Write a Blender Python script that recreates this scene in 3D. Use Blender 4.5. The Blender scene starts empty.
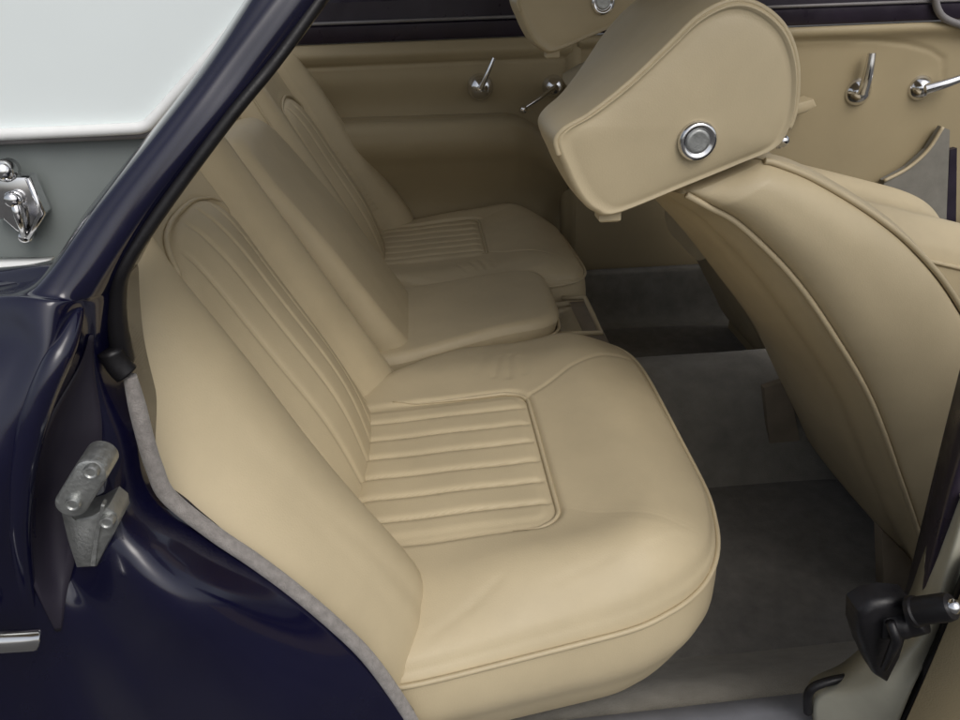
import bpy, math
import numpy as np
from mathutils import Matrix, Vector

scene = bpy.context.scene
# ------------------------------------------------------------------ camera
F, W, H = 750.0, 960.0, 720.0
CAM = np.array([0.0, 0.0, 1.12])
_p, _y, _r = math.radians(28), math.radians(4), math.radians(1.85)
FW = np.array([math.sin(_y)*math.cos(_p), math.cos(_y)*math.cos(_p), -math.sin(_p)])
_rt = np.array([math.cos(_y), -math.sin(_y), 0.0])
_up = np.cross(_rt, FW)
RT = math.cos(_r)*_rt - math.sin(_r)*_up
UP = math.sin(_r)*_rt + math.cos(_r)*_up
cd = bpy.data.cameras.new('camera')
cam = bpy.data.objects.new('camera', cd)
scene.collection.objects.link(cam)
cd.sensor_width = 36.0
cd.lens = 36.0*F/W
cd.clip_start = 0.02
cd.clip_end = 500.0
cam.matrix_world = Matrix(((RT[0], UP[0], -FW[0], CAM[0]), (RT[1], UP[1], -FW[1], CAM[1]),
                           (RT[2], UP[2], -FW[2], CAM[2]), (0, 0, 0, 1)))
scene.camera = cam

# ------------------------------------------------------------------ light
SUN_EL, SUN_AZ = math.radians(50), math.radians(158)      # azimuth from +Y clockwise
world = bpy.data.worlds.new('World')
scene.world = world
world.use_nodes = True
wn = world.node_tree
bg = wn.nodes['Background']
sky = wn.nodes.new('ShaderNodeTexSky')
sky.sky_type = 'NISHITA'
sky.sun_disc = False
sky.sun_elevation = SUN_EL
sky.sun_rotation = SUN_AZ
sky.dust_density = 4.0
sky.air_density = 1.0
hs = wn.nodes.new('ShaderNodeHueSaturation')
hs.inputs['Saturation'].default_value = 0.35
wn.links.new(sky.outputs[0], hs.inputs['Color'])
wn.links.new(hs.outputs[0], bg.inputs['Color'])
bg.inputs['Strength'].default_value = 0.15
sl = bpy.data.lights.new('sun', 'SUN')
sl.energy = 0.7
sl.angle = math.radians(35)
sl.color = (1.0, 0.96, 0.9)
so = bpy.data.objects.new('sun', sl)
scene.collection.objects.link(so)
sd = Vector((math.sin(SUN_AZ)*math.cos(SUN_EL), math.cos(SUN_AZ)*math.cos(SUN_EL), math.sin(SUN_EL)))
so.rotation_euler = sd.to_track_quat('Z', 'Y').to_euler()
scene.view_settings.view_transform = 'Standard'
scene.view_settings.look = 'None'
scene.view_settings.exposure = -0.08
scene.view_settings.gamma = 1.0

# ------------------------------------------------------------------ materials
def mat(name, col, rough=0.5, metal=0.0, spec=0.5, coat=0.0, var=0.0, vscale=6.0, bump=0.0, bscale=200.0,
        rvar=0.0, dirt=None, sheen=0.0, voronoi=False, coat_rough=0.05):
    m = bpy.data.materials.new(name)
    m.use_nodes = True
    nt = m.node_tree
    b = nt.nodes['Principled BSDF']
    b.inputs['Roughness'].default_value = rough
    b.inputs['Metallic'].default_value = metal
    b.inputs['Specular IOR Level'].default_value = spec
    b.inputs['Coat Weight'].default_value = coat
    b.inputs['Coat Roughness'].default_value = coat_rough
    b.inputs['Sheen Weight'].default_value = sheen
    b.inputs['Base Color'].default_value = (*col, 1)
    tc = nt.nodes.new('ShaderNodeTexCoord')
    if var > 0:
        n = nt.nodes.new('ShaderNodeTexNoise')
        n.inputs['Scale'].default_value = vscale
        n.inputs['Detail'].default_value = 5
        n.inputs['Roughness'].default_value = 0.6
        nt.links.new(tc.outputs['Object'], n.inputs['Vector'])
        r = nt.nodes.new('ShaderNodeValToRGB')
        r.color_ramp.elements[0].position = 0.3
        r.color_ramp.elements[1].position = 0.7
        lo = tuple(c*(1-var) for c in col)
        hi = tuple(min(1, c*(1+var)) for c in col)
        if dirt:
            lo = dirt
        r.color_ramp.elements[0].color = (*lo, 1)
        r.color_ramp.elements[1].color = (*hi, 1)
        nt.links.new(n.outputs['Fac'], r.inputs['Fac'])
        nt.links.new(r.outputs[0], b.inputs['Base Color'])
    if rvar > 0:
        n2 = nt.nodes.new('ShaderNodeTexNoise')
        n2.inputs['Scale'].default_value = vscale*2.3
        n2.inputs['Detail'].default_value = 6
        nt.links.new(tc.outputs['Object'], n2.inputs['Vector'])
        mr = nt.nodes.new('ShaderNodeMapRange')
        mr.inputs['From Min'].default_value = 0.3
        mr.inputs['From Max'].default_value = 0.7
        mr.inputs['To Min'].default_value = max(0.02, rough-rvar)
        mr.inputs['To Max'].default_value = rough+rvar
        nt.links.new(n2.outputs['Fac'], mr.inputs['Value'])
        nt.links.new(mr.outputs[0], b.inputs['Roughness'])
    if bump > 0:
        bp = nt.nodes.new('ShaderNodeBump')
        bp.inputs['Strength'].default_value = bump
        bp.inputs['Distance'].default_value = 0.001
        if voronoi:
            v = nt.nodes.new('ShaderNodeTexVoronoi')
            v.feature = 'DISTANCE_TO_EDGE'
            v.inputs['Scale'].default_value = bscale
            nt.links.new(tc.outputs['Object'], v.inputs['Vector'])
            n3 = nt.nodes.new('ShaderNodeTexNoise')
            n3.inputs['Scale'].default_value = 28
            n3.inputs['Detail'].default_value = 4
            nt.links.new(tc.outputs['Object'], n3.inputs['Vector'])
            mx = nt.nodes.new('ShaderNodeMath')
            mx.operation = 'MULTIPLY_ADD'
            mx.inputs[1].default_value = 3.0
            nt.links.new(n3.outputs['Fac'], mx.inputs[0])
            nt.links.new(v.outputs['Distance'], mx.inputs[2])
            nt.links.new(mx.outputs[0], bp.inputs['Height'])
        else:
            n3 = nt.nodes.new('ShaderNodeTexNoise')
            n3.inputs['Scale'].default_value = bscale
            n3.inputs['Detail'].default_value = 4
            nt.links.new(tc.outputs['Object'], n3.inputs['Vector'])
            nt.links.new(n3.outputs['Fac'], bp.inputs['Height'])
        nt.links.new(bp.outputs[0], b.inputs['Normal'])
    return m

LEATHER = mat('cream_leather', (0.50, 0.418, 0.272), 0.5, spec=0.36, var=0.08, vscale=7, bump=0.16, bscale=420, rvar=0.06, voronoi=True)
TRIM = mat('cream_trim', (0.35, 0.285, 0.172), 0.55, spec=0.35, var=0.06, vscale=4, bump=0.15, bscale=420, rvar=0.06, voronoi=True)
PIPE = mat('cream_piping', (0.485, 0.404, 0.262), 0.48, spec=0.45, var=0.05, vscale=30)
NAVY = mat('navy_paint', (0.0038, 0.0038, 0.020), 0.18, spec=0.5, coat=0.5, var=0.15, vscale=8, rvar=0.12, coat_rough=0.06)
RECESS = mat('navy_dull', (0.022, 0.019, 0.030), 0.5, spec=0.4, var=0.15, vscale=12, rvar=0.1)
SEAL = mat('fuzzy_seal', (0.27, 0.25, 0.235), 0.95, spec=0.1, var=0.22, vscale=160, bump=1.0, bscale=900, sheen=0.3)
CARPET = mat('grey_carpet', (0.17, 0.162, 0.148), 0.95, spec=0.1, var=0.18, vscale=40, bump=1.0, bscale=700, sheen=0.15)
CARPETL = mat('taupe_carpet', (0.25, 0.236, 0.205), 0.95, spec=0.1, var=0.16, vscale=25, bump=1.0, bscale=700, sheen=0.15)
POCKET = mat('pocket_cloth', (0.22, 0.21, 0.185), 0.9, spec=0.1, var=0.12, vscale=25, bump=0.6, bscale=600)
LEGM = mat('brown_leg', (0.24, 0.20, 0.15), 0.6, spec=0.3, var=0.15, vscale=20)
CHROME = mat('chrome', (0.75, 0.75, 0.76), 0.14, metal=1.0, var=0.06, vscale=30, rvar=0.06)
WORNMET = mat('worn_zinc', (0.42, 0.43, 0.42), 0.42, metal=0.85, var=0.16, vscale=160, bump=0.3, bscale=600, rvar=0.1)
BLACK = mat('black_rubber', (0.008, 0.0075, 0.009), 0.42, spec=0.35, var=0.2, vscale=30, rvar=0.1, bump=0.2, bscale=300)
DARKB = mat('dark_capping', (0.020, 0.014, 0.026), 0.35, spec=0.5, var=0.25, vscale=14, rvar=0.1)
GREYP = mat('grey_panel', (0.175, 0.195, 0.19), 0.42, spec=0.4, var=0.12, vscale=7, rvar=0.1)
WHITEG = mat('sky_white_glass', (0.80, 0.86, 0.86), 0.12, spec=0.5, var=0.03, vscale=3)  # white base colour stands in for sky reflected in the pane
WHITEF = mat('white_frame', (0.82, 0.83, 0.82), 0.3, spec=0.5, var=0.04, vscale=20)
SILLM = mat('sill_metal', (0.16, 0.165, 0.185), 0.5, spec=0.4, var=0.12, vscale=25, rvar=0.1)
POST = mat('pale_post_trim', (0.36, 0.35, 0.285), 0.5, spec=0.4, var=0.10, vscale=14, rvar=0.08)
HEADL = mat('headlining', (0.45, 0.41, 0.33), 0.95, spec=0.1, var=0.05)
GROUND = mat('asphalt', (0.09, 0.088, 0.085), 0.9, spec=0.2, var=0.2, vscale=3, bump=0.5, bscale=40)
GREYT = mat('grey_bead', (0.20, 0.19, 0.19), 0.4, spec=0.5, var=0.1, vscale=30)

# ------------------------------------------------------------------ helpers
def ray(px, py):
    return FW + RT*(px-W/2)/F - UP*(py-H/2)/F
def P(px, py, Y):
    d = ray(px, py)
    return CAM + d*(Y/d[1])
def PZ(px, py, z):
    d = ray(px, py)
    return CAM + d*((z-CAM[2])/d[2])

def link(name, me, mt, parent=None, smooth=True):
    o = bpy.data.objects.new(name, me)
    scene.collection.objects.link(o)
    if mt is not None:
        me.materials.append(mt)
    if smooth:
        me.polygons.foreach_set('use_smooth', [True]*len(me.polygons))
    if parent is not None:
        o.parent = parent
        o.matrix_parent_inverse = parent.matrix_world.inverted()
    return o
class MB:
    def __init__(s):
        s.v, s.f, s.n = [], [], 0
    def add(s, V, Fc):
        s.v.append(np.asarray(V, float).reshape(-1, 3))
        s.f += [tuple(i+s.n for i in f) for f in Fc]
        s.n += len(s.v[-1])
    def grid(s, G, close_u=False, close_v=False):
        G = np.asarray(G, float)
        a, b = G.shape[:2]
        fs = []
        for i in range(a if close_u else a-1):
            for j in range(b if close_v else b-1):
                i2, j2 = (i+1) % a, (j+1) % b
                fs.append((i*b+j, i2*b+j, i2*b+j2, i*b+j2))
        s.add(G, fs)
    def solid(s, G, vec):
        """grid surface given depth: boundary is carried along vec and closed behind"""
        G = np.asarray(G, float)
        a, b = G.shape[:2]
        V = np.concatenate([G.reshape(-1, 3), (G+np.asarray(vec, float)).reshape(-1, 3)])
        o = a*b
        fs = []
        for i in range(a-1):
            for j in range(b-1):
                q = (i*b+j, (i+1)*b+j, (i+1)*b+j+1, i*b+j+1)
                fs.append(q)
                fs.append(tuple(o+k for k in reversed(q)))
        loop = [(0, j) for j in range(b)]+[(i, b-1) for i in range(1, a)]+[(a-1, j) for j in range(b-2, -1, -1)]+[(i, 0) for i in range(a-2, 0, -1)]
        loop = [i*b+j for i, j in loop]
        for k in range(len(loop)):
            p, q = loop[k], loop[(k+1) % len(loop)]
            fs.append((p, q, o+q, o+p))
        s.add(V, fs)
    def tube(s, pts, r, seg=8, closed=False, flat=1.0, hint=(0, 0, 1), caps=True):
        pts = np.asarray(pts, float)
        n = len(pts)
        rr = np.broadcast_to(np.asarray(r, float), (n,))
        T = np.zeros_like(pts)
        if closed:
            T = np.roll(pts, -1, 0)-np.roll(pts, 1, 0)
        else:
            T[1:-1] = pts[2:]-pts[:-2]
            T[0] = pts[1]-pts[0]
            T[-1] = pts[-1]-pts[-2]
        T /= np.linalg.norm(T, axis=1)[:, None]+1e-12
        up = np.asarray(hint, float)
        if abs(up@T[0]) > 0.9:
            up = np.array([1.0, 0, 0]) if abs(T[0][0]) < 0.9 else np.array([0, 1.0, 0])
        rings = []
        nrm = up
        for i in range(n):
            nrm = nrm-T[i]*(nrm@T[i])
            nrm = nrm/(np.linalg.norm(nrm)+1e-12)
            bi = np.cross(T[i], nrm)
            a = np.linspace(0, 2*math.pi, seg, endpoint=False)
            rings.append(pts[i]+rr[i]*(np.cos(a)[:, None]*nrm*flat+np.sin(a)[:, None]*bi))
        s.grid(rings, close_u=closed, close_v=True)
        if not closed and caps:
            b0 = s.n-n*seg
            s.f.append(tuple(b0+k for k in reversed(range(seg))))
            s.f.append(tuple(b0+(n-1)*seg+k for k in range(seg)))
    def lathe(s, c, ax, prof, seg=32):
        """prof: list of (r, h) along axis ax from centre c"""
        ax = np.asarray(ax, float); ax = ax/np.linalg.norm(ax)
        u = np.cross(ax, [0, 0, 1.0]) if abs(ax[2]) < 0.9 else np.cross(ax, [1.0, 0, 0])
        u /= np.linalg.norm(u)
        w = np.cross(ax, u)
        a = np.linspace(0, 2*math.pi, seg, endpoint=False)
        rings = [np.asarray(c)+ax*h+r*(np.cos(a)[:, None]*u+np.sin(a)[:, None]*w) for r, h in prof]
        s.grid(rings, close_v=True)
        b0 = s.n-len(prof)*seg
        s.f.append(tuple(b0+k for k in reversed(range(seg))))
        s.f.append(tuple(b0+(len(prof)-1)*seg+k for k in range(seg)))
    def poly(s, pts, vec, bev=0.0):
        """extruded outline; front edge chamfered by bev"""
        pts = np.asarray(pts, float)
        vec = np.asarray(vec, float)
        n = len(pts)
        c = pts.mean(0)
        if bev > 0:
            L = np.linalg.norm(vec)
            d = np.linalg.norm(pts-c, axis=1)[:, None]
            rings = [c+(pts-c)*(1-bev/d), c+(pts-c)*(1-0.3*bev/d)+vec*(0.3*bev/L), pts+vec*(bev/L), pts+vec]
        else:
            rings = [pts, pts+vec]
        s.grid(rings, close_v=True)
        b0 = s.n-len(rings)*n
        s.f.append(tuple(b0+k for k in reversed(range(n))))
        s.f.append(tuple(b0+(len(rings)-1)*n+k for k in range(n)))
    def box(s, lo, hi, bev=0.004):
        lo, hi = np.asarray(lo, float), np.asarray(hi, float)
        x0, y0, z0 = lo; x1, y1, z1 = hi
        def ring(ix, z):
            return [(x0+ix, y0+ix, z), (x1-ix, y0+ix, z), (x1-ix, y1-ix, z), (x0+ix, y1-ix, z)]
        rings = [ring(bev, z0), ring(0, z0+bev), ring(0, z1-bev), ring(bev, z1)]
        s.grid(np.array(rings), close_v=True)
        b0 = s.n-16
        s.f.append((b0+3, b0+2, b0+1, b0)); s.f.append((b0+12, b0+13, b0+14, b0+15))
    def build(s, name, mt, parent=None, smooth=True, fix=True, sharp=None):
        me = bpy.data.meshes.new(name)
        me.from_pydata(np.concatenate(s.v).tolist(), [], s.f)
        me.validate()
        if fix:
            import bmesh
            bm = bmesh.new(); bm.from_mesh(me)
            bmesh.ops.recalc_face_normals(bm, faces=bm.faces)
            if sharp:
                for e in bm.edges:
                    if len(e.link_faces) == 2 and e.calc_face_angle(0) > math.radians(sharp):
                        e.smooth = False
            bm.to_mesh(me); bm.free()
        return link(name, me, mt, parent, smooth)

def cr(pts, n, closed=False):
    """Catmull-Rom through pts, n samples"""
    p = np.asarray(pts, float)
    m = len(p)
    t = np.linspace(0, m if closed else m-1, n, endpoint=not closed)
    i = np.floor(t).astype(int)
    if not closed:
        i = np.minimum(i, m-2)
    f = (t-i)[:, None]
    if closed:
        g = lambda k: p[k % m]
    else:
        q = np.concatenate([[2*p[0]-p[1]], p, [2*p[-1]-p[-2]]])
        g = lambda k: q[k+1]
    a, b, c, d = g(i-1), g(i), g(i+1), g(i+2)
    return 0.5*((2*b)+(c-a)*f+(2*a-5*b+4*c-d)*f**2+(3*b-a-3*c+d)*f**3)
def surf(G, nu, nv):
    G = np.asarray(G, float)
    A = np.stack([cr(row, nv) for row in G])
    return np.stack([cr(A[:, j], nu) for j in range(nv)], axis=1)
def pdist(X, Y, pl):
    d = np.full(np.shape(X), 9.0)
    for (x0, y0), (x1, y1) in zip(pl[:-1], pl[1:]):
        dx, dy = x1-x0, y1-y0
        t = np.clip(((X-x0)*dx+(Y-y0)*dy)/(dx*dx+dy*dy+1e-12), 0, 1)
        d = np.minimum(d, np.hypot(X-x0-t*dx, Y-y0-t*dy))
    return d
def sstep(a, b, x):
    t = np.clip((x-a)/(b-a), 0, 1)
    return t*t*(3-2*t)
def noise2(X, Y, seed, sc):
    rng = np.random.RandomState(seed)
    o = np.zeros(np.shape(X))
    for k in range(14):
        a = rng.uniform(0, 2*math.pi); w = sc*rng.uniform(0.5, 2.0); ph = rng.uniform(0, 6.28)
        o = o+np.sin((X*math.cos(a)+Y*math.sin(a))*w+ph)/(0.5+w/sc)
    return o/6
def empty(name, loc, label, cat, group=None):
    o = bpy.data.objects.new(name, None)
    scene.collection.objects.link(o)
    o.location = loc
    o.empty_display_size = 0.05
    o['label'] = label
    o['category'] = cat
    if group:
        o['group'] = group
    bpy.context.view_layer.update()
    return o
def structure(o):
    o['kind'] = 'structure'
    return o

YC = 1.175                                   # centre line of the car
FLOOR = 0.28

# ------------------------------------------------------------------ setting
mb = MB(); mb.grid([[(-60, -60, 0), (-60, 60, 0)], [(60, -60, 0), (60, 60, 0)]])
structure(mb.build('ground', GROUND))
# carpeted floor: near inner sill, foot well, tunnel, far foot well
prof = [(0.500, 0.395), (0.53, 0.392), (0.575, 0.372), (0.63, 0.325), (0.675, 0.29), (0.71, FLOOR), (0.85, FLOOR), (1.0, FLOOR), (1.03, 0.292),
        (1.055, 0.33), (1.075, 0.385), (1.105, 0.428), (1.15, 0.450), (1.21, 0.452), (1.25, 0.436), (1.265, 0.40), (1.28, 0.33), (1.31, 0.287),
        (1.36, FLOOR), (1.6, FLOOR), (1.70, FLOOR), (1.74, 0.31), (1.76, 0.42)]
pr = cr(prof, 140)
xs = np.linspace(-0.05, 1.5, 150)
G = np.zeros((150, 140, 3))
for i, x in enumerate(xs):
    G[i, :, 0] = x
    G[i, :, 1] = pr[:, 0]
    G[i, :, 2] = pr[:, 1]+0.003*noise2(np.full(140, x), pr[:, 0], 5, 18)
    G[i, :, 2] += np.where(pr[:, 0] > 0.72, 0.10*sstep(1.15, 1.5, x), 0)
fl = MB(); fl.solid(G, (0, 0, -0.06))
structure(fl.build('floor', CARPETL))

def floor_mat(y0, y1, label):
    g = []
    for i, v in enumerate(np.linspace(0, 1, 40)):
        row = []
        for u in np.linspace(0, 1, 60):
            a, b_ = 2*u-1, 2*v-1
            rho = max(abs(a), abs(b_)); pn = (abs(a)**4+abs(b_)**4)**(1/4)+1e-9
            k = (1-rho**7)+rho**7*rho/pn
            x = .42+.40*a*k; y = (y0+y1)/2+(y1-y0)/2*b_*k
            y += (.05*(a*a-.3)*(1-v) if y0 < 1 else 0)
            row.append((x, y, FLOOR+.011-.004*rho**10+.002*float(noise2(np.array(x), np.array(y), 5, 18))))
        g.append(row)
    m_ = MB(); m_.solid(np.array(g), (0, 0, -.006))
    o = m_.build('floor_mat', CARPET)
    o['label'] = label; o['category'] = 'floor mat'; o['group'] = 'carpet mats in the footwells'
floor_mat(.675, 1.035, 'dark grey carpet mat in the near footwell below the front edge of the seat')
floor_mat(1.32, 1.68, 'dark grey carpet mat in the far shaded footwell beyond the raised tunnel')

# ------------------------------------------------------------------ car body
body = empty('car', (0, 0.45, 0), 'dark navy blue car with open rear doorway, cream door trims and sloping roof pillar', 'car')
# rear door pillar and jamb: rows top to bottom, columns outer skin to interior seal
def R(*c):
    return [P(*k) for k in c]
rows = [
 R((264, -30, .55), (269, -31, .512), (286, -20, .503), (306, -20, .504), (321, -20, .507), (340, -20, .516)),
 R((205, 60, .53), (210, 59, .492), (227, 60, .484), (245, 62, .485), (259, 64, .488), (276, 66, .497)),
 R((156, 125, .51), (161, 124, .474), (178, 126, .467), (196, 127, .468), (210, 127, .471), (226, 127, .480)),
 R((90, 206, .49), (95, 207, .455), (113, 210, .448), (132, 212, .449), (145, 213, .453), (158, 214, .463)),
 R((33, 281, .47), (38, 284, .434), (62, 289, .428), (86, 290, .432), (102, 288, .440), (117, 284, .454)),
 R((-70, 303, .45), (2, 301, .425), (50, 306, .418), (84, 307, .434), (101, 304, .443), (114, 302, .456)),
 R((-40, 345, .42), (18, 350, .41), (52, 358, .408), (80, 362, .44), (99, 365, .45), (121, 368, .470)),
 R((-90, 420, .385), (-20, 430, .390), (28, 432, .395), (62, 430, .435), (108, 430, .445), (136, 432, .46)),
 R((-120, 490, .36), (-40, 495, .375), (16, 500, .39), (52, 500, .43), (108, 500, .43), (151, 493, .455)),
 R((-130, 550, .35), (-40, 560, .37), (24, 565, .395), (66, 570, .42), (136, 556, .405), (206, 539, .45)),
 R((-130, 610, .35), (-30, 625, .37), (46, 630, .40), (98, 622, .405), (186, 608, .395), (286, 591, .45)),
 R((-130, 670, .35), (-20, 690, .37), (70, 690, .405), (136, 682, .40), (245, 672, .40), (356, 656, .45)),
 R((-130, 740, .35), (0, 760, .37), (98, 755, .41), (176, 750, .405), (296, 742, .41), (414, 727, .45)),
]
S = surf(rows, 200, 100)
b = MB(); b.solid(S, (0, 0.05, 0))
b.build('door_pillar', NAVY, body)
# dull recess channel behind the rolled edge
ru = np.linspace(0, 1, 60)
lo = np.interp(ru, np.linspace(0, 1, 60), cr([(0, .68), (.25, .52), (.5, .44), (.75, .42), (1, .44)], 60)[:, 1])
hi = np.interp(ru, np.linspace(0, 1, 60), cr([(0, .73), (.25, .77), (.5, .75), (.75, .64), (1, .46)], 60)[:, 1])
rg_ = []
for u, l, h_ in zip(ru, lo, hi):
    fi = (5.55/12+u*(10.0-5.55)/12)*199
    i = int(fi)
    rowv = S[i]*(1-fi+i)+S[i+1]*(fi-i)
    rg_.append([np.array([np.interp(99*(l+(h_-l)*k/7), np.arange(100), rowv[:, m]) for m in range(3)])+np.array([0, -.0022, 0]) for k in range(8)])
b = MB(); b.solid(np.array(rg_), (0, .02, 0))
b.build('jamb_recess', RECESS, body)
# seal around the opening
sp = [(127, 375), (133, 400), (143, 440), (152, 468), (166, 496), (212, 533), (252, 560), (292, 590), (330, 622), (362, 653), (390, 690), (412, 726), (425, 760)]
pts = cr([P(x+3, y+1, .452) for x, y in sp], 120)
b = MB(); b.tube(pts, np.interp(np.linspace(0, 1, 120), [0, .1, .3, 1], [.0042, .0058, .0060, .0058]), seg=12)
b.build('door_seal', SEAL, body)
# dark upper seal inside the pillar edge
us = [(333, -10), (281, 62), (232, 122), (166, 211), (128, 268), (117, 300), (115, 330), (121, 362)]
pts = cr([P(x-4+[0, 0, 0, 0, 1, 4, 7, 7][k], y-2, [.513, .494, .477, .460, .452, .455, .458, .462][k]) for k, (x, y) in enumerate(us)], 100)
b = MB(); b.tube(pts, np.interp(np.linspace(0, 1, 100), [0, .5, .75, 1], [.0035, .0042, .006, .007]), seg=12)
pts = np.array([P(110, 350, .452), P(115, 360, .452), P(121, 368, .452), P(127, 374, .452)])
b.tube(cr(pts, 12), .008, seg=10)
b.build('pillar_rubber', BLACK, body)
je = cr([P(x, y, yy) for x, y, yy in [(82, 300, .440), (76, 318, .428), (67, 342, .416), (54, 368, .406), (40, 402, .400), (28, 440, .396), (20, 490, .394), (20, 550, .396), (32, 620, .402), (56, 690, .408), (84, 750, .412)]], 120)
b = MB(); b.tube(je, np.interp(np.linspace(0, 1, 120), [0, .05, .25, .5, 1], [.0005, .003, .0075, .0085, .005]), seg=16)
b.build('jamb_edge', NAVY, body)
# chrome trim strip on the outer panel
z = [P(-60, 645, .345), P(-20, 643, .355), P(20, 641, .366), P(36, 640, .371)]
b = MB(); b.tube(cr(z, 20), .0068, seg=12, flat=1.1)
b.build('chrome_strip', CHROME, body)
# B pillar, near side
bp = MB()
bpl = [R((994, 300, .47), (1010, 300, .455), (1050, 300, .46), (1070, 300, .49)),
       R((962, 420, .47), (976, 420, .455), (1016, 420, .46), (1030, 420, .49)),
       R((940, 505, .47), (950, 505, .455), (988, 505, .46), (1002, 505, .49)),
       R((916, 600, .47), (926, 600, .455), (960, 600, .46), (972, 600, .49)),
       R((898, 670, .47), (908, 670, .455), (937, 670, .46), (950, 670, .49))]
bp.solid(surf(bpl, 40, 16), (0.02, 0.04, 0))
bp.build('centre_pillar', DARKB, body)
# pale trim at the foot of the pillar and sill tread
pt = MB()
ptl = [R((962, 500, .45), (968, 500, .44), (985, 500, .44)),
       R((936, 570, .45), (948, 570, .435), (964, 570, .44)),
       R((915, 622, .45), (932, 622, .43), (948, 622, .435)),
       R((882, 655, .455), (908, 655, .43), (928, 658, .43)),
       R((850, 682, .465), (882, 685, .435), (912, 690, .42)),
       R((816, 700, .475), (860, 712, .445), (898, 725, .42)),
       R((816, 730, .47), (850, 745, .445), (885, 760, .42))]
pt.solid(surf(ptl, 60, 20), (0.01, 0.03, -0.01))
pt.build('pillar_foot_trim', POST, body)
ds = MB()
ds.tube(cr([P(x, y, .425) for x, y in [(975, 560), (952, 618), (936, 655), (918, 692), (902, 722), (888, 750)]], 40), .006, seg=10)
ds.tube(cr([P(x, y, .478) for x, y in [(808, 712), (808, 696), (814, 687), (830, 681), (850, 677), (870, 672)]], 30), .0045, seg=10)
ds.build('rubber_strip', BLACK, body)
si = MB()
sg = []
for x in np.linspace(0.02, 0.42, 30):
    sg.append([(x, 0.515+0.02*x, 0.404), (x, 0.50, 0.407), (x, 0.44, 0.405), (x, 0.425, 0.398), (x, 0.42, 0.36)])
si.solid(np.array(sg), (0, 0.012, -0.03))
si.build('sill', SILLM, body)
nd = MB(); nd.box((.475, .425, .33), (1.45, .475, .93), .012)  # near front door, out of view: added to keep light off the seat side
o = nd.build('door', NAVY, body, sharp=40)
o['label'] = 'unseen closed near front door ahead of the centre pillar, shading the front seat'
# roof with headlining, out of view: extent set by how it shades the cabin
rg = []
for x in np.linspace(-0.20, 0.95, 30):
    row = []
    for y in np.linspace(0.50, 1.84, 24):
        t = (y-YC)/0.62
        row.append((x, y, 1.41-0.07*t*t-0.08*((x-0.3)/1.2)**2))
    rg.append(row)
rf = MB(); rf.solid(np.array(rg), (0, 0, 0.03))
rf.build('roof', HEADL, body)
# unseen parcel shelf, added behind the rear seat to block light
ps = MB(); ps.box((-0.95, 0.66, 0.88), (-0.33, 1.82, 0.905))
ps.build('light_block_shelf', TRIM, body, smooth=False)
# far centre pillar
fp = MB(); fp.tube([(0.365, 1.815, 0.30), (0.362, 1.815, 0.7), (0.36, 1.81, 1.0), (0.35, 1.78, 1.36)], 0.022, seg=12)
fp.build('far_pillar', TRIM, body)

# ------------------------------------------------------------------ side panel with window beyond the pillar
sp_ = empty('side_panel', P(60, 200, .56), 'pale grey panel with bright framed white window and chrome latch, left of the blue pillar', 'panel')
YP = .575
b = MB(); b.solid(surf([R((-160, -140, YP), (80, -140, YP), (330, -140, YP)), R((-160, 80, YP), (50, 80, YP), (205, 80, YP)),
                        R((-160, 140, YP), (20, 140, YP), (155, 140, YP)), R((-160, 215, YP-.01), (20, 210, YP-.008), (100, 210, YP-.006)),
                        R((-160, 275, YP-.02), (0, 272, YP-.015), (55, 268, YP-.012)), R((-160, 345, YP-.03), (0, 345, YP-.03), (60, 340, YP-.03))], 30, 30), (0, 0.02, 0))
b.build('panel', GREYP, sp_)
b = MB(); b.poly([P(-160, -140, YP-.008), P(338, -140, YP-.008), P(262, -2, YP-.008), P(146, 124, YP-.008), P(60, 130, YP-.008), P(-160, 137, YP-.008)], (0, 0.006, 0))
b.build('window_glass', WHITEG, sp_, smooth=False)
fr = cr([P(-160, 140, YP-.012), P(-40, 136, YP-.012), P(60, 132, YP-.012), P(125, 129, YP-.012), P(143, 127, YP-.012), P(153, 120, YP-.012), P(172, 99, YP-.012), P(212, 54, YP-.012), P(262, -4, YP-.012), P(335, -90, YP-.012)], 120)
b = MB(); b.tube(fr, .0042, seg=10)
fo = b.build('window_frame', WHITEF, sp_)
fr2 = fr+np.array([0.0035, 0.004, -0.0045])
b = MB(); b.tube(fr2, .0035, seg=8)
b.build('frame_gasket', GREYT, sp_)
b = MB(); b.solid(surf([R((-160, 266, YP-.03), (0, 263, YP-.03), (48, 262, YP-.03)), R((-160, 276, YP-.036), (0, 272, YP-.036), (42, 272, YP-.034)),
                        R((-160, 290, YP-.03), (0, 288, YP-.03), (30, 286, YP-.03)), R((-160, 306, YP-.022), (0, 304, YP-.022), (18, 302, YP-.022))], 16, 16), (0, .012, 0))
b.build('lower_moulding', WHITEF, sp_)
# latch
yl = YP-.024
b = MB(); b.poly([P(-8, 177, yl), P(28, 177, yl), P(44, 213, yl), P(28, 238, yl), P(16, 232, yl), P(2, 220, yl), P(-8, 220, yl)], (0, .012, 0), bev=.003)
la = b.build('latch', CHROME, sp_, sharp=35)
b = MB(); b.tube([P(14, 200, yl-.006), P(18, 215, yl-.008), P(24, 236, yl-.004)], [.0035, .003, .0022], seg=10)
b.lathe(P(14, 199, yl-.004), (0, -1, 0), [(.005, -.004), (.006, .002), (.004, .006)], 16)
b.lathe(P(4, 171, yl), (0, -1, 0), [(.007, -.01), (.008, 0), (.006, .005), (.002, .007)], 16)
b.lathe(P(25, 237, yl), (0, -1, 0), [(.004, -.01), (.005, 0), (.003, .004)], 16)
b.tube([P(28, 178, yl-.003), P(43, 213, yl-.003), P(28, 238, yl-.003)], .0022, seg=8)
b.build('toggle', CHROME, la)

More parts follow.
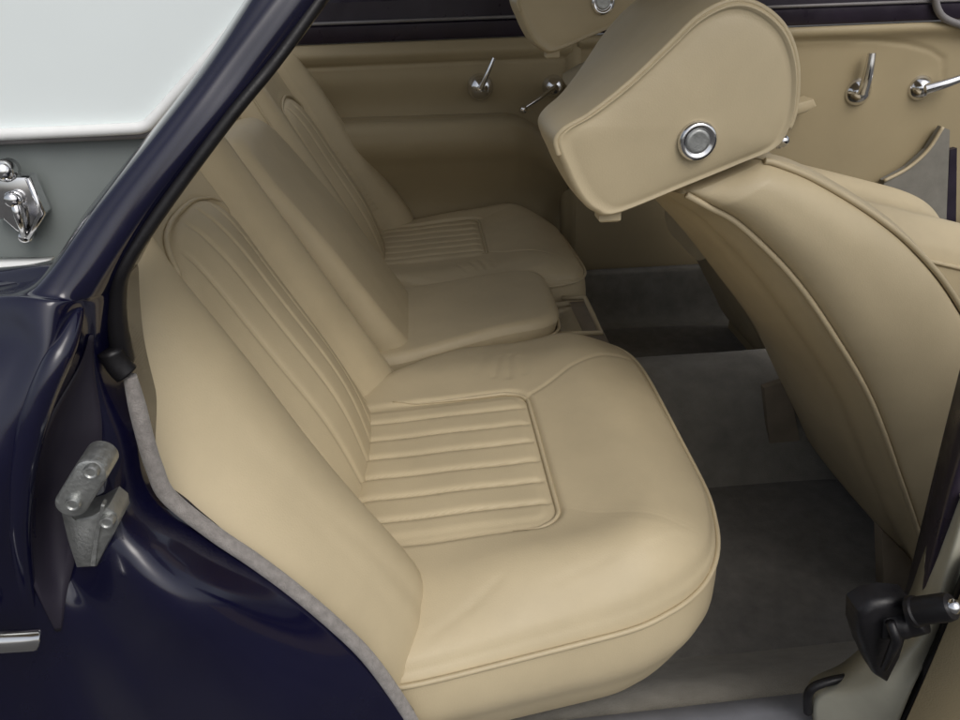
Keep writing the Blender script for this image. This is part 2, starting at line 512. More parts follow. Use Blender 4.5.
# ------------------------------------------------------------------ door striker
ys = .408
b = MB()
b.poly([P(58, 505, ys), P(74, 520, ys), P(92, 516, ys-.004), P(108, 507, ys-.004), P(117, 514, ys-.002), P(119, 524, ys-.002), P(108, 545, ys), P(96, 568, ys), P(76, 569, ys), P(66, 540, ys)], (0, .022, 0), bev=.003)
st = b.build('door_striker', WORNMET, body, sharp=35)
b = MB()
ln = [P(63, 507, ys-.012), P(101, 468, ys-.012)]
d = (ln[1]-ln[0])/np.linalg.norm(ln[1]-ln[0])
nrm = np.cross(d, [0, 1, 0]); nrm /= np.linalg.norm(nrm)
hw = .0098
out = []
A0, A1 = P(70, 506, ys-.014), P(90, 474, ys-.014)
d = (A1-A0)/np.linalg.norm(A1-A0); nrm = np.cross(d, [0, 1, 0]); nrm /= np.linalg.norm(nrm)
for k in range(13):
    a = math.pi*k/12
    out.append(A1+hw*(nrm*math.cos(a)+d*math.sin(a)))
for k in range(13):
    a = math.pi*k/12
    out.append(A0+hw*(-nrm*math.cos(a)-d*math.sin(a)))
b.poly(out, (0, .022, 0), bev=.003)
b.build('roller_housing', WORNMET, st, sharp=35)
b = MB()
b.poly([P(93, 540, ys-.002), P(101, 505, ys-.006), P(104, 506, ys-.006), P(98, 542, ys-.002), P(95, 567, ys-.002), P(90, 567, ys-.002)], (0, .006, 0), bev=.001)
b.build('rib', WORNMET, st, smooth=False)
for (x, y, yy) in [(73, 504, ys-.0165), (91, 472, ys-.0165), (107, 522, ys-.006)]:
    b = MB(); b.lathe(P(x, y, yy), (0, -1, 0), [(.0048, -.004), (.0048, .0005), (.0043, .0018), (.0034, .0019), (.0026, .0008), (.0006, .0008)], 18)
    b.build('rivet', WORNMET, st, sharp=35)

# ------------------------------------------------------------------ rear seat
seat = empty('bench_seat', (0.1, YC, FLOOR), 'cream leather rear bench seat with pleated centre panels and piped edges', 'bench seat')
XI, YI0, YI1 = .124, .607, .887          # pleated insert of the cushion (near side)
def insert_q(X, Y):
    """signed distance to the rounded insert outline (negative inside); only front corners rounded"""
    r0 = .028
    cx = X-(XI-r0)
    cy = np.abs(Y-(YI0+YI1)/2)-((YI1-YI0)/2-r0)
    return np.hypot(np.maximum(cx, 0), np.maximum(cy, 0))+np.minimum(np.maximum(cx, cy), 0)-r0
SEAM1 = [(.118, .866), (.15, .888), (.19, .918), (.242, .947), (.275, .957), (.31, .962)]
SEAM2 = [(.122, .635), (.16, .61), (.202, .594), (.24, .582), (.27, .582), (.295, .592)]
def ztop(X, Y):
    zt = .586+.012*sstep(-.12, .2, X)
    zt = zt+.014*np.exp(-((X-.215)/.055)**2)              # front bolster
    zt = zt+.010*np.exp(-((Y-.555)/.04)**2)*sstep(-.1, .1, X)   # outer bolster
    zt = zt+.004*np.exp(-((Y-.97)/.04)**2)
    zt = zt-.018*sstep(.64, .47, Y)*sstep(.16, -.1, X)
    q = insert_q(X, Y)
    ins = sstep(.004, -.012, q)
    zt = zt-.007*ins
    ph = (Y-YI0)/(YI1-YI0)*7
    f = ph-np.floor(ph)
    puff = 1-np.abs(2*f-1)**7
    zt = zt+.0055*puff*sstep(0, -.02, q)
    zt = zt-.0055*np.exp(-(q/.0045)**2)*sstep(-.12, .0, X)
    zt = zt-.0016*np.exp(-(pdist(X, Y, SEAM1)/.0028)**2)
    d2 = pdist(X, Y, SEAM2)
    zt = zt-.0007*np.exp(-(d2/.0022)**2)-.0004*np.exp(-((d2-.006)/.0014)**2)
    # little gathers beside the insert and along the piping
    for (x0, y0, x1, y1, a) in [(.085, .93, .098, .985, .0014), (.105, .925, .113, .985, .0016), (.128, .93, .128, .975, .0011), (.06, .945, .075, .99, .0009),
                                (.02, .52, .05, .54, .0007), (.10, .53, .16, .545, .0005), (-.02, .50, .02, .52, .0007), (.2, .55, .25, .57, .0007)]:
        zt = zt-a*np.exp(-(pdist(X, Y, [(x0, y0), (x1, y1)])/.0045)**2)
    return zt+.0018*noise2(X, Y, 3, 34)
def lp(a, n):
    return np.sign(a)*np.abs(a)**n
def cushion_grid(na, nb, corner=False):
    a = np.linspace(-1, 1, na)[:, None]*np.ones((1, nb))
    b_ = np.linspace(-1, 1, nb)[None, :]*np.ones((na, 1))
    rho = np.maximum(np.abs(a), np.abs(b_))
    n = 6-2.2*sstep(.1, .6, a)*sstep(-.1, -.6, b_) if corner else 6+0*a
    pn = (np.abs(a)**n+np.abs(b_)**n)**(1/n)+1e-9
    w = rho**7
    s = (1-w)+w*rho/pn
    A, B = a*s, b_*s
    rho = (np.abs(A)**n+np.abs(B)**n)**(1/n)
    return A, B, rho
def plan(a, b_):
    X = -.14+(a+1)/2*(.309+.14)
    yo = .4775+.155*np.maximum(X, -.05)
    t = sstep(-.16, .06, X)
    yi = .955+t*.098
    Y = yo+(b_+1)/2*(yi-yo)
    return X, Y
def make_cushion(mirror, parent):
    my = (lambda Y: YC+.9*(YC-Y)) if mirror else (lambda Y: Y)
    na, nb = 190, 230
    a, b_, rho = cushion_grid(na, nb, True)
    X, Y = plan(a, b_)
    zr = (.5-.5*np.clip(b_, -1, 1))*(.532+.020*(a+1)/2)+(.5+.5*b_)*(.573+.008*(a+1)/2)
    ed_a, ed_b = (1-np.abs(a))*.22, (1-np.abs(b_))*.29
    dist = (1-rho)*.24
    Rr = np.where(b_ > np.abs(a), .03, .075)
    Rr = .075-.045*sstep(.2, .9, b_)*sstep(.95, .5, a)
    k = np.clip(1-dist/Rr, 0, 1)
    zt = ztop(X, Y)
    Z = zt-(zt-zr)*(1-np.sqrt(np.clip(1-k**2, 0, 1)))-.0045*np.exp(-((dist-.0045)/.0028)**2)
    V = np.stack([X, my(Y), Z], -1)
    mb = MB()
    mb.grid(V)
    # side band hanging from the piped rim
    loop = [(i, 0) for i in range(na)]+[(na-1, j) for j in range(1, nb)]+[(i, nb-1) for i in range(na-2, -1, -1)]+[(0, j) for j in range(nb-2, 0, -1)]
    rim = np.array([(X[i, j], Y[i, j], Z[i, j]) for i, j in loop])
    c = np.array([.09, .77])
    tn = np.roll(rim, -3, 0)-np.roll(rim, 3, 0)
    nx, ny = tn[:, 1], -tn[:, 0]
    L = np.hypot(nx, ny)+1e-9
    nx, ny = nx/L, ny/L
    sg = np.sign(nx*(rim[:, 0]-c[0])+ny*(rim[:, 1]-c[1]))
    nx, ny = nx*sg, ny*sg
    rings = []
    for t in np.linspace(0, 1, 16):
        off = .005*math.sin(math.pi*min(1, t*1.6))-.06*max(0, t-.35)**1.5
        z = rim[:, 2]+(.412-rim[:, 2])*t
        wr = .0014*noise2(rim[:, 0]*3, rim[:, 1]*3+z*2, 9, 22)*math.sin(math.pi*t)
        rings.append(np.stack([rim[:, 0]+nx*(off+wr), my(rim[:, 1]+ny*(off+wr)), z], -1))
    mb.grid(np.array(rings), close_v=True)
    cu = mb.build('seat_cushion', LEATHER, parent)
    # piping: rim
    rp = rim.copy()
    sel = rp[:]  # closed
    p3 = np.stack([rp[:, 0]+nx*.002, my(rp[:, 1]+ny*.002), rp[:, 2]+.001], -1)
    keep = np.roll(p3, 0, 0)[::3]
    t = MB(); t.tube(keep, .0028, seg=8, closed=True)
    t.build('edge_piping', PIPE, cu)
    # piping: insert
    pts = [(-.06, YI1+.006)]
    pts += [(x, YI1+.001) for x in np.linspace(-.03, XI-.03, 8)]
    pts += [(XI-.028+.028*math.sin(q), YI1-.028+.028*math.cos(q)) for q in np.linspace(.15, math.pi/2, 8)]
    pts += [(XI, y) for y in np.linspace(YI1-.05, YI0+.04, 12)]
    pts += [(XI-.028+.028*math.cos(q), YI0+.028-.028*math.sin(q)) for q in np.linspace(.1, math.pi/2, 8)]
    pts += [(x, YI0+.001) for x in (XI-.04, XI-.052)]
    pp = cr(pts, 160)
    zz = ztop(pp[:, 0], pp[:, 1])
    r = .0028*np.clip(sstep(-.06, .09, pp[:, 0])+.1, 0.25, 1)*(1-.85*sstep(.88, 1, np.linspace(0, 1, 160)))
    t = MB(); t.tube(np.stack([pp[:, 0], my(pp[:, 1]), zz+.0018], -1), r, seg=8)
    t.build('panel_piping', PIPE, cu)
    return cu
make_cushion(False, seat)
make_cushion(True, seat)

# centre cushion between them
def make_centre(parent):
    na, nb = 90, 90
    a, b_, rho = cushion_grid(na, nb)
    X = -.14+(a+1)/2*(.212+.14)
    y0 = 1.03+.035*sstep(-.1, .15, X); y1 = 1.315-.012*sstep(-.1, .15, X)
    Y = y0+(b_+1)/2*(y1-y0)
    dist = (1-rho)*.15
    k = np.clip(1-dist/.016, 0, 1)
    zt = .584+.030*sstep(-.1, .2, X)+.006*(1-b_**2)+.0012*noise2(X, Y, 8, 26)
    Z = zt-.014*(1-np.sqrt(np.clip(1-k**2, 0, 1)))
    mb = MB(); mb.grid(np.stack([X, Y, Z], -1))
    loop = [(i, 0) for i in range(na)]+[(na-1, j) for j in range(1, nb)]+[(i, nb-1) for i in range(na-2, -1, -1)]+[(0, j) for j in range(nb-2, 0, -1)]
    rim = np.array([(X[i, j], Y[i, j], Z[i, j]) for i, j in loop])
    rings = []
    for t in np.linspace(0, 1, 8):
        q = rim.copy(); q[:, 2] = rim[:, 2]+(.50-rim[:, 2])*t
        q[:, 0] -= .03*t*(rim[:, 0] > .1)
        rings.append(q)
    mb.grid(np.array(rings), close_v=True)
    o = mb.build('centre_cushion', LEATHER, parent)
    t = MB(); rr = rim[::2].copy(); rr[:, 2] -= .018
    rr[:, 1] += np.where(rr[:, 1] < YC, -.001, .001)
    t.tube(rr, .0026, seg=8, closed=True)
    t.build('edge_piping', PIPE, o)
make_centre(seat)

# backrest
TILT = math.atan(.52)
T3 = np.array([-math.sin(TILT), 0, math.cos(TILT)])
N3 = np.array([math.cos(TILT), 0, math.sin(TILT)])
B0 = np.array([-.075, 0, .54])
HK = np.array([(.438, -.060), (.446, -.036), (.458, -.018), (.475, -.002), (.50, .016), (.53, .034), (.56, .048), (.595, .050), (.63, .042), (.66, .018), (.685, -.006), (.89, -.006), (.908, -.003),
               (.926, .008), (.952, .024), (.985, .032), (1.008, .026), (1.022, .012), (1.034, -.012), (1.04, -.05)])
BI0, BI1, BTOP = .676, .912, .400
def hback(s, Y):
    h = cr(HK, 600)
    Yw = Y+(.016+.026*sstep(.28, .02, s))*sstep(.71, .62, Y)*sstep(.45, .52, Y)
    o = np.interp(Yw, h[:, 0], h[:, 1])
    # above the insert the surface closes over to bolster height
    top = BTOP-.06*np.clip(np.abs(Y-.795)/.115, 0, 1.2)**3
    inside = sstep(BI0-.004, BI0+.01, Y)*sstep(BI1+.004, BI1-.01, Y)
    above = sstep(-.004, .014, s-top)
    base = np.where(inside > 0, o, o)
    lift = .016*above*inside
    ph = (Y-BI0)/(BI1-BI0)*5.5
    f = ph-np.floor(ph)
    puff = (1-np.abs(2*f-1)**9)*inside*(1-above)*sstep(0, .03, top-s+.004)
    o = base+lift+.0042*puff+(.034*np.clip(1-((Y-.795)/.125)**2, 0, 1)*np.exp(-((s-.23)/.19)**4)+.004*sstep(.28, .38, s))*inside*(1-above)
    o = o-.004*np.exp(-((s-top)/.005)**2)*inside
    # roll over at the top and tuck at the bottom of the lobes
    o = o-.03*np.clip((s-.44)/.05, 0, 2)**2
    o = o+.016*np.exp(-((s-.04)/.10)**2)*np.exp(-((Y-.555)/.05)**2)-.016*sstep(.61, .45, Y)*sstep(.18, .33, s)-.04*np.clip((.03-s)/.09, 0, 1)**2+.032*sstep(.53, .45, Y)*sstep(.30, .12, s)-.045*np.clip((-.01-s)/.09, 0, 1)**2
    return o+.0021*noise2(s, Y, 12, 26)
def make_back(mirror, parent):
    my = (lambda Y: YC+.9*(YC-Y)) if mirror else (lambda Y: Y)
    s = np.linspace(-.07, .495, 230)[:, None]*np.ones((1, 260))
    Y = np.linspace(.438, 1.04, 260)[None, :]*np.ones((230, 1))
    h = hback(s, Y)
    V = B0+s[..., None]*T3+h[..., None]*N3
    V[..., 1] = my(Y+(.010*sstep(.20, .42, s)+.16*sstep(.36, .49, s))*sstep(.66, .45, Y))
    mb = MB(); mb.solid(V, -N3*.03)
    o = mb.build('backrest', LEATHER, parent)
    def on(pl, n, lift):
        q = cr(pl, n)
        hh = hback(q[:, 1], q[:, 0])
        w = B0+q[:, 1][:, None]*T3+(hh+lift)[:, None]*N3
        w[:, 1] = my(q[:, 0])
        return w
    t = MB()
    w = on([(.676, .33), (.680, .356), (.692, .378), (.715, .393), (.75, .400), (.79, .401), (.83, .398), (.87, .388), (.885, .38), (.895, .374)], 60, .0025)
    t.tube(w, np.interp(np.linspace(0, 1, 60), [0, .6, 1], [.0032, .0026, .0004]), seg=8)
    t.build('panel_piping', PIPE, o)
    t = MB()
    w = on([(1.024, .0), (1.024, .1), (1.024, .2), (1.024, .3), (1.024, .4), (1.022, .47)], 60, .002)
    t.tube(w, .0022, seg=8)
    t.build('edge_piping', PIPE, o)
    return o
make_back(False, seat)
make_back(True, seat)
# folded centre armrest pad
s_, y_, rho = cushion_grid(90, 70)
S2 = -.03+(s_+1)/2*(.425+.03)
Y2 = 1.052+(y_+1)/2*(1.296-1.052)
k = np.clip(1-(1-rho)*.13/.02, 0, 1)
h2 = .056-.07*S2+.004*(1-y_**2)-.03*(1-np.sqrt(np.clip(1-k**2, 0, 1)))-.010*sstep(.2, .45, S2)+.001*noise2(S2, Y2, 31, 28)
V = B0+S2[..., None]*T3+h2[..., None]*N3
V[..., 1] = Y2
mb = MB(); mb.solid(V, -N3*.09)
mb.build('armrest', LEATHER, seat)
# padding strip behind the armrest
mb = MB()
g = []
for s in np.linspace(-.03, .52, 40):
    g.append([B0+s*T3+(-.022-.06*max(0, (s-.455)/.06)**2)*N3+np.array([0, y, 0]) for y in np.linspace(1.03, 1.32, 10)])
mb.solid(np.array(g), -N3*.03)
mb.build('back_panel', LEATHER, seat)
# seat base below the cushions
mb = MB(); mb.box((-.12, .60, .27), (.20, 1.75, .415), .01)
mb.build('seat_base', CARPET, seat, smooth=False)

# ------------------------------------------------------------------ console end with ashtray, in front of centre cushion
cs = empty('centre_console', (.26, YC, .45), 'small cream edged console with chrome ashtray lid in front of the seat centre', 'console')
mb = MB()
mb.box((.19, 1.09, .43), (.298, 1.285, .548), .004)
mb.build('console_box', LEGM, cs, smooth=False)
mb = MB()
mb.tube([P(556, 334, 1.10), P(601, 333, 1.11), P(593, 315, 1.19), P(585, 298, 1.275), P(562, 298, 1.285)], .0045, seg=8)
mb.build('edge_trim', PIPE, cs)
mb = MB()
mb.box((.218, 1.112, .5485), (.260, 1.270, .556), .003)
mb.build('ashtray_lid', CHROME, cs, smooth=False)

# ------------------------------------------------------------------ front seats
def roundprof(pts, n, closed=True):
    return cr(pts, n, closed)
def headrest_mesh(parent, off, y0, y1, knob=True):
    off = np.asarray(off, float)
    prof = [(.134, .965), (.1365, .953), (.1425, .940), (.1505, .923), (.161, .906), (.174, .8945), (.194, .890), (.26, .913), (.315, .933), (.350, .947), (.361, .965), (.364, .99),
            (.358, 1.025), (.342, 1.054), (.316, 1.073), (.290, 1.078), (.262, 1.067), (.235, 1.043), (.20, 1.012), (.165, .987), (.142, .975)]
    pr = roundprof(prof, 160)
    c = np.array([.262, .975])
    rings = []
    def ring(scale, y, shift=0):
        q = c+(pr-c)*scale
        # the head is narrower towards its lower rear corner
        w = .45+.55*sstep(.0, .16, (q[:, 0]-.134)*.75+(q[:, 1]-.94)*.66)
        return np.stack([q[:, 0]+off[0], y0+(y-y0)*w, q[:, 1]+off[2]], -1)
    n = 14
    for k in range(n):
        t = k/(n-1)
        sc = .02+.915*t
        rings.append(ring(sc, y0-.007*(1-t**2.5)+.004*t**12))
    for k in range(1, 8):
        a = k/7*math.pi/2
        rings.append(ring(.935+.065*math.sin(a), y0+.016*(1-math.cos(a))))
    for k in range(1, 14):
        rings.append(ring(1.0+.01*math.sin(math.pi*k/14), y0+.016+(y1-y0-.036)*k/14))
    for k in range(0, 8):
        a = k/7*math.pi/2
        rings.append(ring(1-.06*(1-math.cos(a)), y1-.02+.02*math.sin(a)))
    for k in range(1, 8):
        rings.append(ring(.94*(1-k/7*.98), y1))
    mb = MB(); mb.grid(np.array(rings), close_v=True)
    h = mb.build('headrest', LEATHER, parent)
    # piping round the flat side
    sel = ring(.990, y0+.0062)
    i0 = 4
    path = np.concatenate([sel[76:], sel[:10]])
    t = MB(); t.tube(path, .0027, seg=8)
    t.build('piping', PIPE, h)
    kc = np.array([.2665+off[0], y0-.0062, .9605+off[2]])
    t = MB()
    t.lathe(kc, (0, -1, 0), [(.0185, -.002), (.0185, .003), (.0165, .006), (.0135, .0065), (.0120, .0035), (.0112, .0036), (.0004, .0036)], 40)
    t.build('knob', CHROME, h)
    t = MB(); t.lathe(kc, (0, -1, 0), [(.0109, .003), (.0109, .0046), (.0102, .0052), (.008, .0050), (.0004, .0050)], 40)
    t.build('knob_disc', WORNMET, h)
    t = MB()
    a = np.array([.192+off[0], y0+.012, .889+off[2]])
    t.box(a+np.array([-.010, 0, -.009]), a+np.array([.012, .02, .006]), .002)
    t.build('bracket', PIPE, h, smooth=False)
    return h
REAR = [(.262, .908), (.285, .895), (.322, .873), (.385, .815), (.443, .745), (.511, .649), (.578, .525), (.636, .412), (.665, .345)]
FRONT = [(.338, .938), (.350, .935), (.395, .916), (.463, .877), (.520, .835), (.580, .775), (.66, .67), (.72, .55), (.76, .45)]
def seatback(parent, dx, y0, y1):
    n = 110
    Rr = cr(REAR, n); Fr = cr(FRONT, n)
    rings = []
    p1, p2 = [], []
    for i in range(n):
        u = i/(n-1)
        r3, f3 = Rr[i], Fr[i]
        ring = []
        dirv = f3-r3
        L = np.linalg.norm(dirv)
        dirv = dirv/L
        bulge = .024*min(1, .15+u*6)*(.35+.65*math.sin(math.pi*min(1, u*1.3+.05))**.7)
        for v in .5-.5*np.cos(np.linspace(0, math.pi, 36, endpoint=False)):           # outer side
            q = r3+(f3-r3)*v
            ring.append((q[0]+dx, y0-bulge*(1-abs(2*v-1)**2.6)+.006*math.exp(-(min(v, 1-v)*L/.005)**2), q[1]))
        p1.append((r3[0]+dx, y0-.001, r3[1])); p2.append((f3[0]+dx, y0-.001, f3[1]))
        for v in np.linspace(0, 1, 30, endpoint=False):           # front
            h = .014*math.exp(-((v-.09)/.07)**2)*min(1, .25+u*4)+.02*math.exp(-((v-.84)/.12)**2)-.02*math.sin(math.pi*v)
            q = f3+dirv*h
            ring.append((q[0]+dx, y0+(y1-y0)*v, q[1]))
        for v in np.linspace(0, 1, 12, endpoint=False):           # inner side
            q = f3+(r3-f3)*v
            ring.append((q[0]+dx, y1+.02*(1-abs(2*v-1)**2.2), q[1]))
        for v in np.linspace(0, 1, 40, endpoint=False):           # rear panel, v from far to near
            w = 1-v
            h = .038*math.sin(math.pi*min(1, w*.85+.0))**.8 if w < 1 else 0
            h = .052*(1-math.exp(-w/.28))*(1-w**6*.75)*math.sin(math.pi*min(1, .12+u*.85))**.7
            h = h+.004*math.exp(-((w-.10)/.05)**2)-.003*math.exp(-((w-.19)/.03)**2)
            q = r3-dirv*h
            ring.append((q[0]+dx, y0+(y1-y0)*w, q[1]))
        rings.append(ring)
    G = np.array(rings)
    G = np.concatenate([[G[0].mean(0)+(G[0]-G[0].mean(0))*.02], [G[0].mean(0)+(G[0]-G[0].mean(0))*.8], G, [G[-1].mean(0)+(G[-1]-G[-1].mean(0))*.02]])
    mb = MB(); mb.grid(G, close_v=True)
    o = mb.build('backrest', LEATHER, parent)
    for pp in (p1, p2):
        t = MB(); t.tube(np.array(pp), .0034, seg=8)
        t.build('piping', PIPE, o)
    return o
fs = empty('bucket_seat', (.75, .91, FLOOR), 'near cream leather front seat seen from behind, reclined, with large winged headrest and chrome knob', 'car seat', 'front seats')
seatback(fs, 0, .72, 1.09)
headrest_mesh(fs, (-.009, 0, .006), .700, .940)
def seat_cushion_front(parent, y0, y1, x0, x1, zr, zf):
    na, nb = 80, 80
    a, b_, rho = cushion_grid(na, nb)
    X = x0+(a+1)/2*(x1-x0); Y = y0+(b_+1)/2*(y1-y0)
    k = np.clip(1-(1-rho)*.2/.06, 0, 1)
    zt = zr+(zf-zr)*(a+1)/2+.03*np.exp(-((np.abs(b_)-.75)/.2)**2)+.001*noise2(X, Y, 41, 25)
    Z = zt-.05*(1-np.sqrt(np.clip(1-k**2, 0, 1)))
    mb = MB(); mb.grid(np.stack([X, Y, Z], -1))
    loop = [(i, 0) for i in range(na)]+[(na-1, j) for j in range(1, nb)]+[(i, nb-1) for i in range(na-2, -1, -1)]+[(0, j) for j in range(nb-2, 0, -1)]
    rim = np.array([(X[i, j], Y[i, j], Z[i, j]) for i, j in loop])
    rings = []
    for t in np.linspace(0, 1, 8):
        q = rim.copy(); q[:, 2] -= .12*t
        rings.append(q)
    mb.grid(np.array(rings), close_v=True)
    o = mb.build('seat_cushion', LEATHER, parent)
    t = MB(); t.tube(rim[::2], .004, seg=8, closed=True)
    t.build('piping', PIPE, o)
    return o
seat_cushion_front(fs, .72, 1.10, .70, 1.15, .50, .53)
def quad_leg(parent, pts, Y, th):
    m_ = MB(); m_.poly([P(x, y, Y) for x, y in pts], (0, th, 0), bev=.002)
    m_.build('leg', LEGM, parent, sharp=40)
m_ = MB(); m_.lathe(P(779, 139, .80), (0, -1, 0), [(.004, -.01), (.004, .004), (.0062, .006), (.0062, .012), (.003, .015)], 16)
m_.tube([P(779, 148, .80), P(779, 132, .80), P(783, 128, .80)], .003, seg=8)
m_.build('tilt_lever', CHROME, fs)
quad_leg(fs, [(764, 388), (788, 380), (806, 470), (770, 448)], 1.062, .012)
quad_leg(fs, [(882, 530), (912, 560), (915, 625), (884, 600)], .745, .02)
mb = MB(); mb.box((.74, .75, FLOOR-.01), (1.1, 1.08, .40), .01)
mb.build('seat_base', CARPET, fs, smooth=False)

ff = empty('bucket_seat', (.8, 1.46, FLOOR), 'far cream leather front seat beside the far door, mostly hidden behind the near headrest', 'car seat', 'front seats')
seatback(ff, .055, 1.30, 1.66)
headrest_mesh(ff, (.030, 0, .098), 1.27, 1.50)
seat_cushion_front(ff, 1.22, 1.63, .52, 1.17, .765, .585)
mb = MB(); mb.box((.74, 1.30, FLOOR-.01), (1.1, 1.64, .42), .01)
mb.build('seat_base', TRIM, ff, smooth=False)

# ------------------------------------------------------------------ far doors
def winder(parent, name, c, tip, knob, plate=.019, thick=.0035, ball=True):
    """boss on the trim, crank arm to tip, small knob"""
    b = MB(); c = np.asarray(c); tip = np.asarray(tip)
    b.lathe(c, (0, -1, 0), [(plate*1.15, -.004), (plate*1.15, .002), (plate, .008), (plate*.8, .016), (plate*.55, .022), (plate*.2, .0245), (.0004, .0247)], 28)
    a0 = c+np.array([0, -.022, 0])
    mid = (a0+tip)/2+np.array([0, -.004, 0])
    b.tube(cr([a0, mid, tip], 14), np.linspace(thick*1.5, thick, 14), seg=10)
    if knob:
        b.lathe(tip, (0, -1, 0), [(.004, -.004), (.0085, .0), (.0095, .008), (.0075, .016), (.003, .018)], 18)
    return b.build(name, CHROME, parent, sharp=50)
YD = 1.80
xs = np.linspace(-.40, .355, 130)
rows_up = 46; rows_dn = 46
G = []
for x in xs:
    zt = float(np.interp(x, [-.4, .17, .20, .235, .27, .30, .33, .36], [.808, .800, .800, .792, .770, .742, .712, .68]))
    col = []
    for z in np.linspace(.968, zt+.004, rows_up):
        d = .0
        d += .014*math.exp(-((z-.945)/.018)**2)                     # rolled top
        d -= .004*math.exp(-((z-.921)/.0035)**2)
        d -= .016*sstep(.90, zt+.02, z)
        d += .0016*float(noise2(np.array(x), np.array(z), 21, 20))
        col.append((x, YD-d, z))
    pd = .10*float(sstep(.42, .20, x))+.012
    for t in np.linspace(0, 1, 8):
        a = t*math.pi/2
        col.append((x, YD+.014-(pd+.010)*math.sin(a)**.7, zt+.003+.008*math.sin(math.pi*t)-.016*t**3))
    for t in np.linspace(.03, 1, rows_dn):
        z = zt-.013+(.36-zt+.013)*t
        col.append((x, YD+.004-pd-.006*math.sin(math.pi*min(1, t*6))*(t < .17)+.075*sstep(.0, .45, t), z))
    G.append(col)
mb = MB(); mb.solid(np.array(G), (0, .03, 0))
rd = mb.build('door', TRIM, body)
rd['label'] = 'far rear car door in cream trim with armrest'
def capping(parent, x0, x1):
    g = []
    for x in np.linspace(x0, x1, 20):
        g.append([(x, YD-.006, .970), (x, YD-.010, .975), (x, YD-.010, 1.003), (x, YD-.004, 1.006), (x, YD-.002, 1.0065)])
    mb = MB(); mb.solid(np.array(g), (0, .03, 0)); o = mb.build('capping', DARKB, parent, sharp=40)
    mb = MB(); mb.tube([(x0, YD-.009, 1.0105), (x1, YD-.009, 1.0105)], .0034, seg=10); mb.build('chrome_bead', GREYT, parent)
    g = []
    for x in np.linspace(x0, x1, 20):
        g.append([(x, YD-.002, 1.013), (x, YD-.002, 1.05), (x, YD+.006, 1.058)])
    mb = MB(); mb.solid(np.array(g), (0, .025, 0)); mb.build('window_frame', DARKB, parent, sharp=40)
capping(rd, -.45, .356)
winder(rd, 'window_winder', P(480, 87, YD), P(494, 58, YD-.03), False, plate=.026, thick=.0045)
winder(rd, 'door_handle', P(553, 86, YD), P(523, 109, YD-.03), True, plate=.022, thick=.004)

xs = np.linspace(.368, 1.45, 150)
SEAMF = [(.3, .937), (.887, .939), (1.0, .937), (1.08, .931), (1.15, .921), (1.21, .905), (1.245, .885), (1.257, .84)]
zs = np.linspace(.966, .36, 110)
XX, ZZ = np.meshgrid(xs, zs, indexing='ij')
d = .016*np.exp(-((ZZ-.955)/.018)**2)*(XX < 1.5)
q = pdist(XX, ZZ, SEAMF)
d = d-.004*np.exp(-(q/.004)**2)+.0016*noise2(XX, ZZ, 22, 14)
mb = MB(); mb.solid(np.stack([XX, YD-d, ZZ], -1), (0, .03, 0))
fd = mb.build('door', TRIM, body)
fd['label'] = 'far front car door in cream trim with grey pocket'
capping(fd, .366, 1.45)
winder(fd, 'window_winder', P(858, 92, YD), P(872, 53, YD-.028), False, plate=.028, thick=.009)
winder(fd, 'door_handle', P(920, 88, YD), P(962, 78, YD-.04), False, plate=.026, thick=.009)
b = MB()
pk = [P(884, 181, YD-.03), P(908, 168, YD-.03), P(928, 150, YD-.03), P(943, 127, YD-.03)]
b.poly(pk+[P(950, 130, YD-.03), P(946, 230, YD-.03), P(880, 230, YD-.03)], (0, .02, 0))
o = b.build('map_pocket', POCKET, fd, smooth=False)
b = MB(); b.tube(cr(pk, 30), .0045, seg=8); b.build('pocket_edge', PIPE, fd)
b = MB()
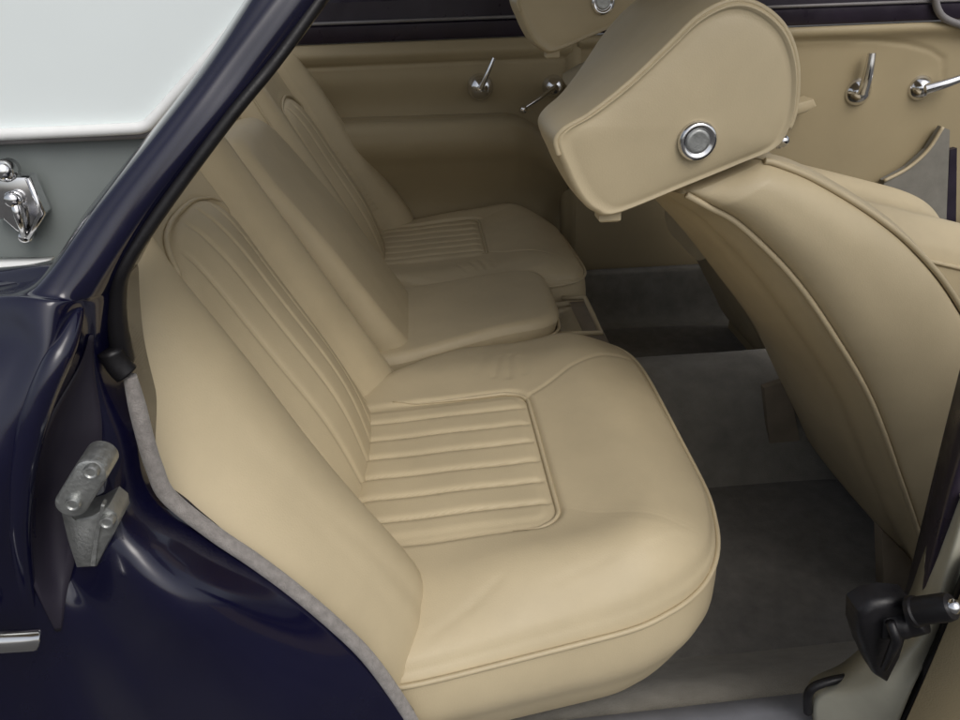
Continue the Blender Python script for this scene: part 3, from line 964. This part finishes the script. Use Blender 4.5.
b.tube(cr([P(934, -30, YD-.02), P(935, -4, YD-.02), P(938, 10, YD-.02), P(946, 19, YD-.02), P(965, 26, YD-.02), P(1000, 34, YD-.02)], 50), .008, seg=10)
b.build('quarter_light_frame', GREYT, fd)
b = MB(); b.poly([P(950, 150, YD-.02), P(957, 148, YD-.02), P(956, 230, YD-.02), P(946, 230, YD-.02)], (0, .015, 0)); b.build('door_edge', DARKB, fd, smooth=False)
b = MB()
ab = [P(784, 118, 1.74), P(789, 106, 1.74), P(814, 99, 1.74), P(817, 106, 1.74), P(806, 113, 1.74)]
b.poly(ab, (0, .05, 0), bev=.004)
b.build('door_pull', PIPE, fd, sharp=40)

# ------------------------------------------------------------------ check strap and open door at the right
b = MB()
b.poly([P(x+8, y+2, .418) for x, y in [(852, 612), (866, 603), (884, 600), (906, 602), (912, 622), (900, 640), (893, 660), (880, 683), (868, 676), (858, 655), (851, 632)]], (0, .022, 0), bev=.007)
ck = b.build('door_check', BLACK, body, sharp=50)
b = MB()
b.tube(cr([P(880, 622, .425), P(905, 622, .42), P(922, 618, .415)], 12), [.0135]*6+[.0125]*6, seg=14)
b.tube([P(890, 622, .41), P(897, 640, .405), P(884, 668, .41)], [.004, .0045, .003], seg=8)
b.build('arm', BLACK, ck)
b = MB()
c0 = P(910, 612, .412); c1 = P(948, 607, .395)
b.lathe(c0, c1-c0, [(.009, 0), (.0125, .002), (.0125, .006), (.0112, .0075), (.0112, .030), (.010, .034), (.004, .035)], 24)
b.build('sleeve', BLACK, ck, sharp=40)
b = MB()
b.lathe(P(945, 607, .396), P(960, 606, .39)-P(945, 607, .396), [(.004, 0), (.006, .002), (.006, .008), (.003, .011), (.0004, .0115)], 20)
b.build('tip', CHROME, ck)

hp = [(968, 575), (948, 625), (930, 668), (914, 705), (896, 745), (880, 780)]
edge = cr([P(x, y, .405) for x, y in hp], 30)
g = [[e+np.array([.45, -.36, .02])*t for t in np.linspace(0, 1, 10)] for e in edge]
b = MB(); b.solid(np.array(g), (.03, .03, 0))
od = b.build('door', TRIM, body)
od['label'] = 'tan trimmed opened near rear door'
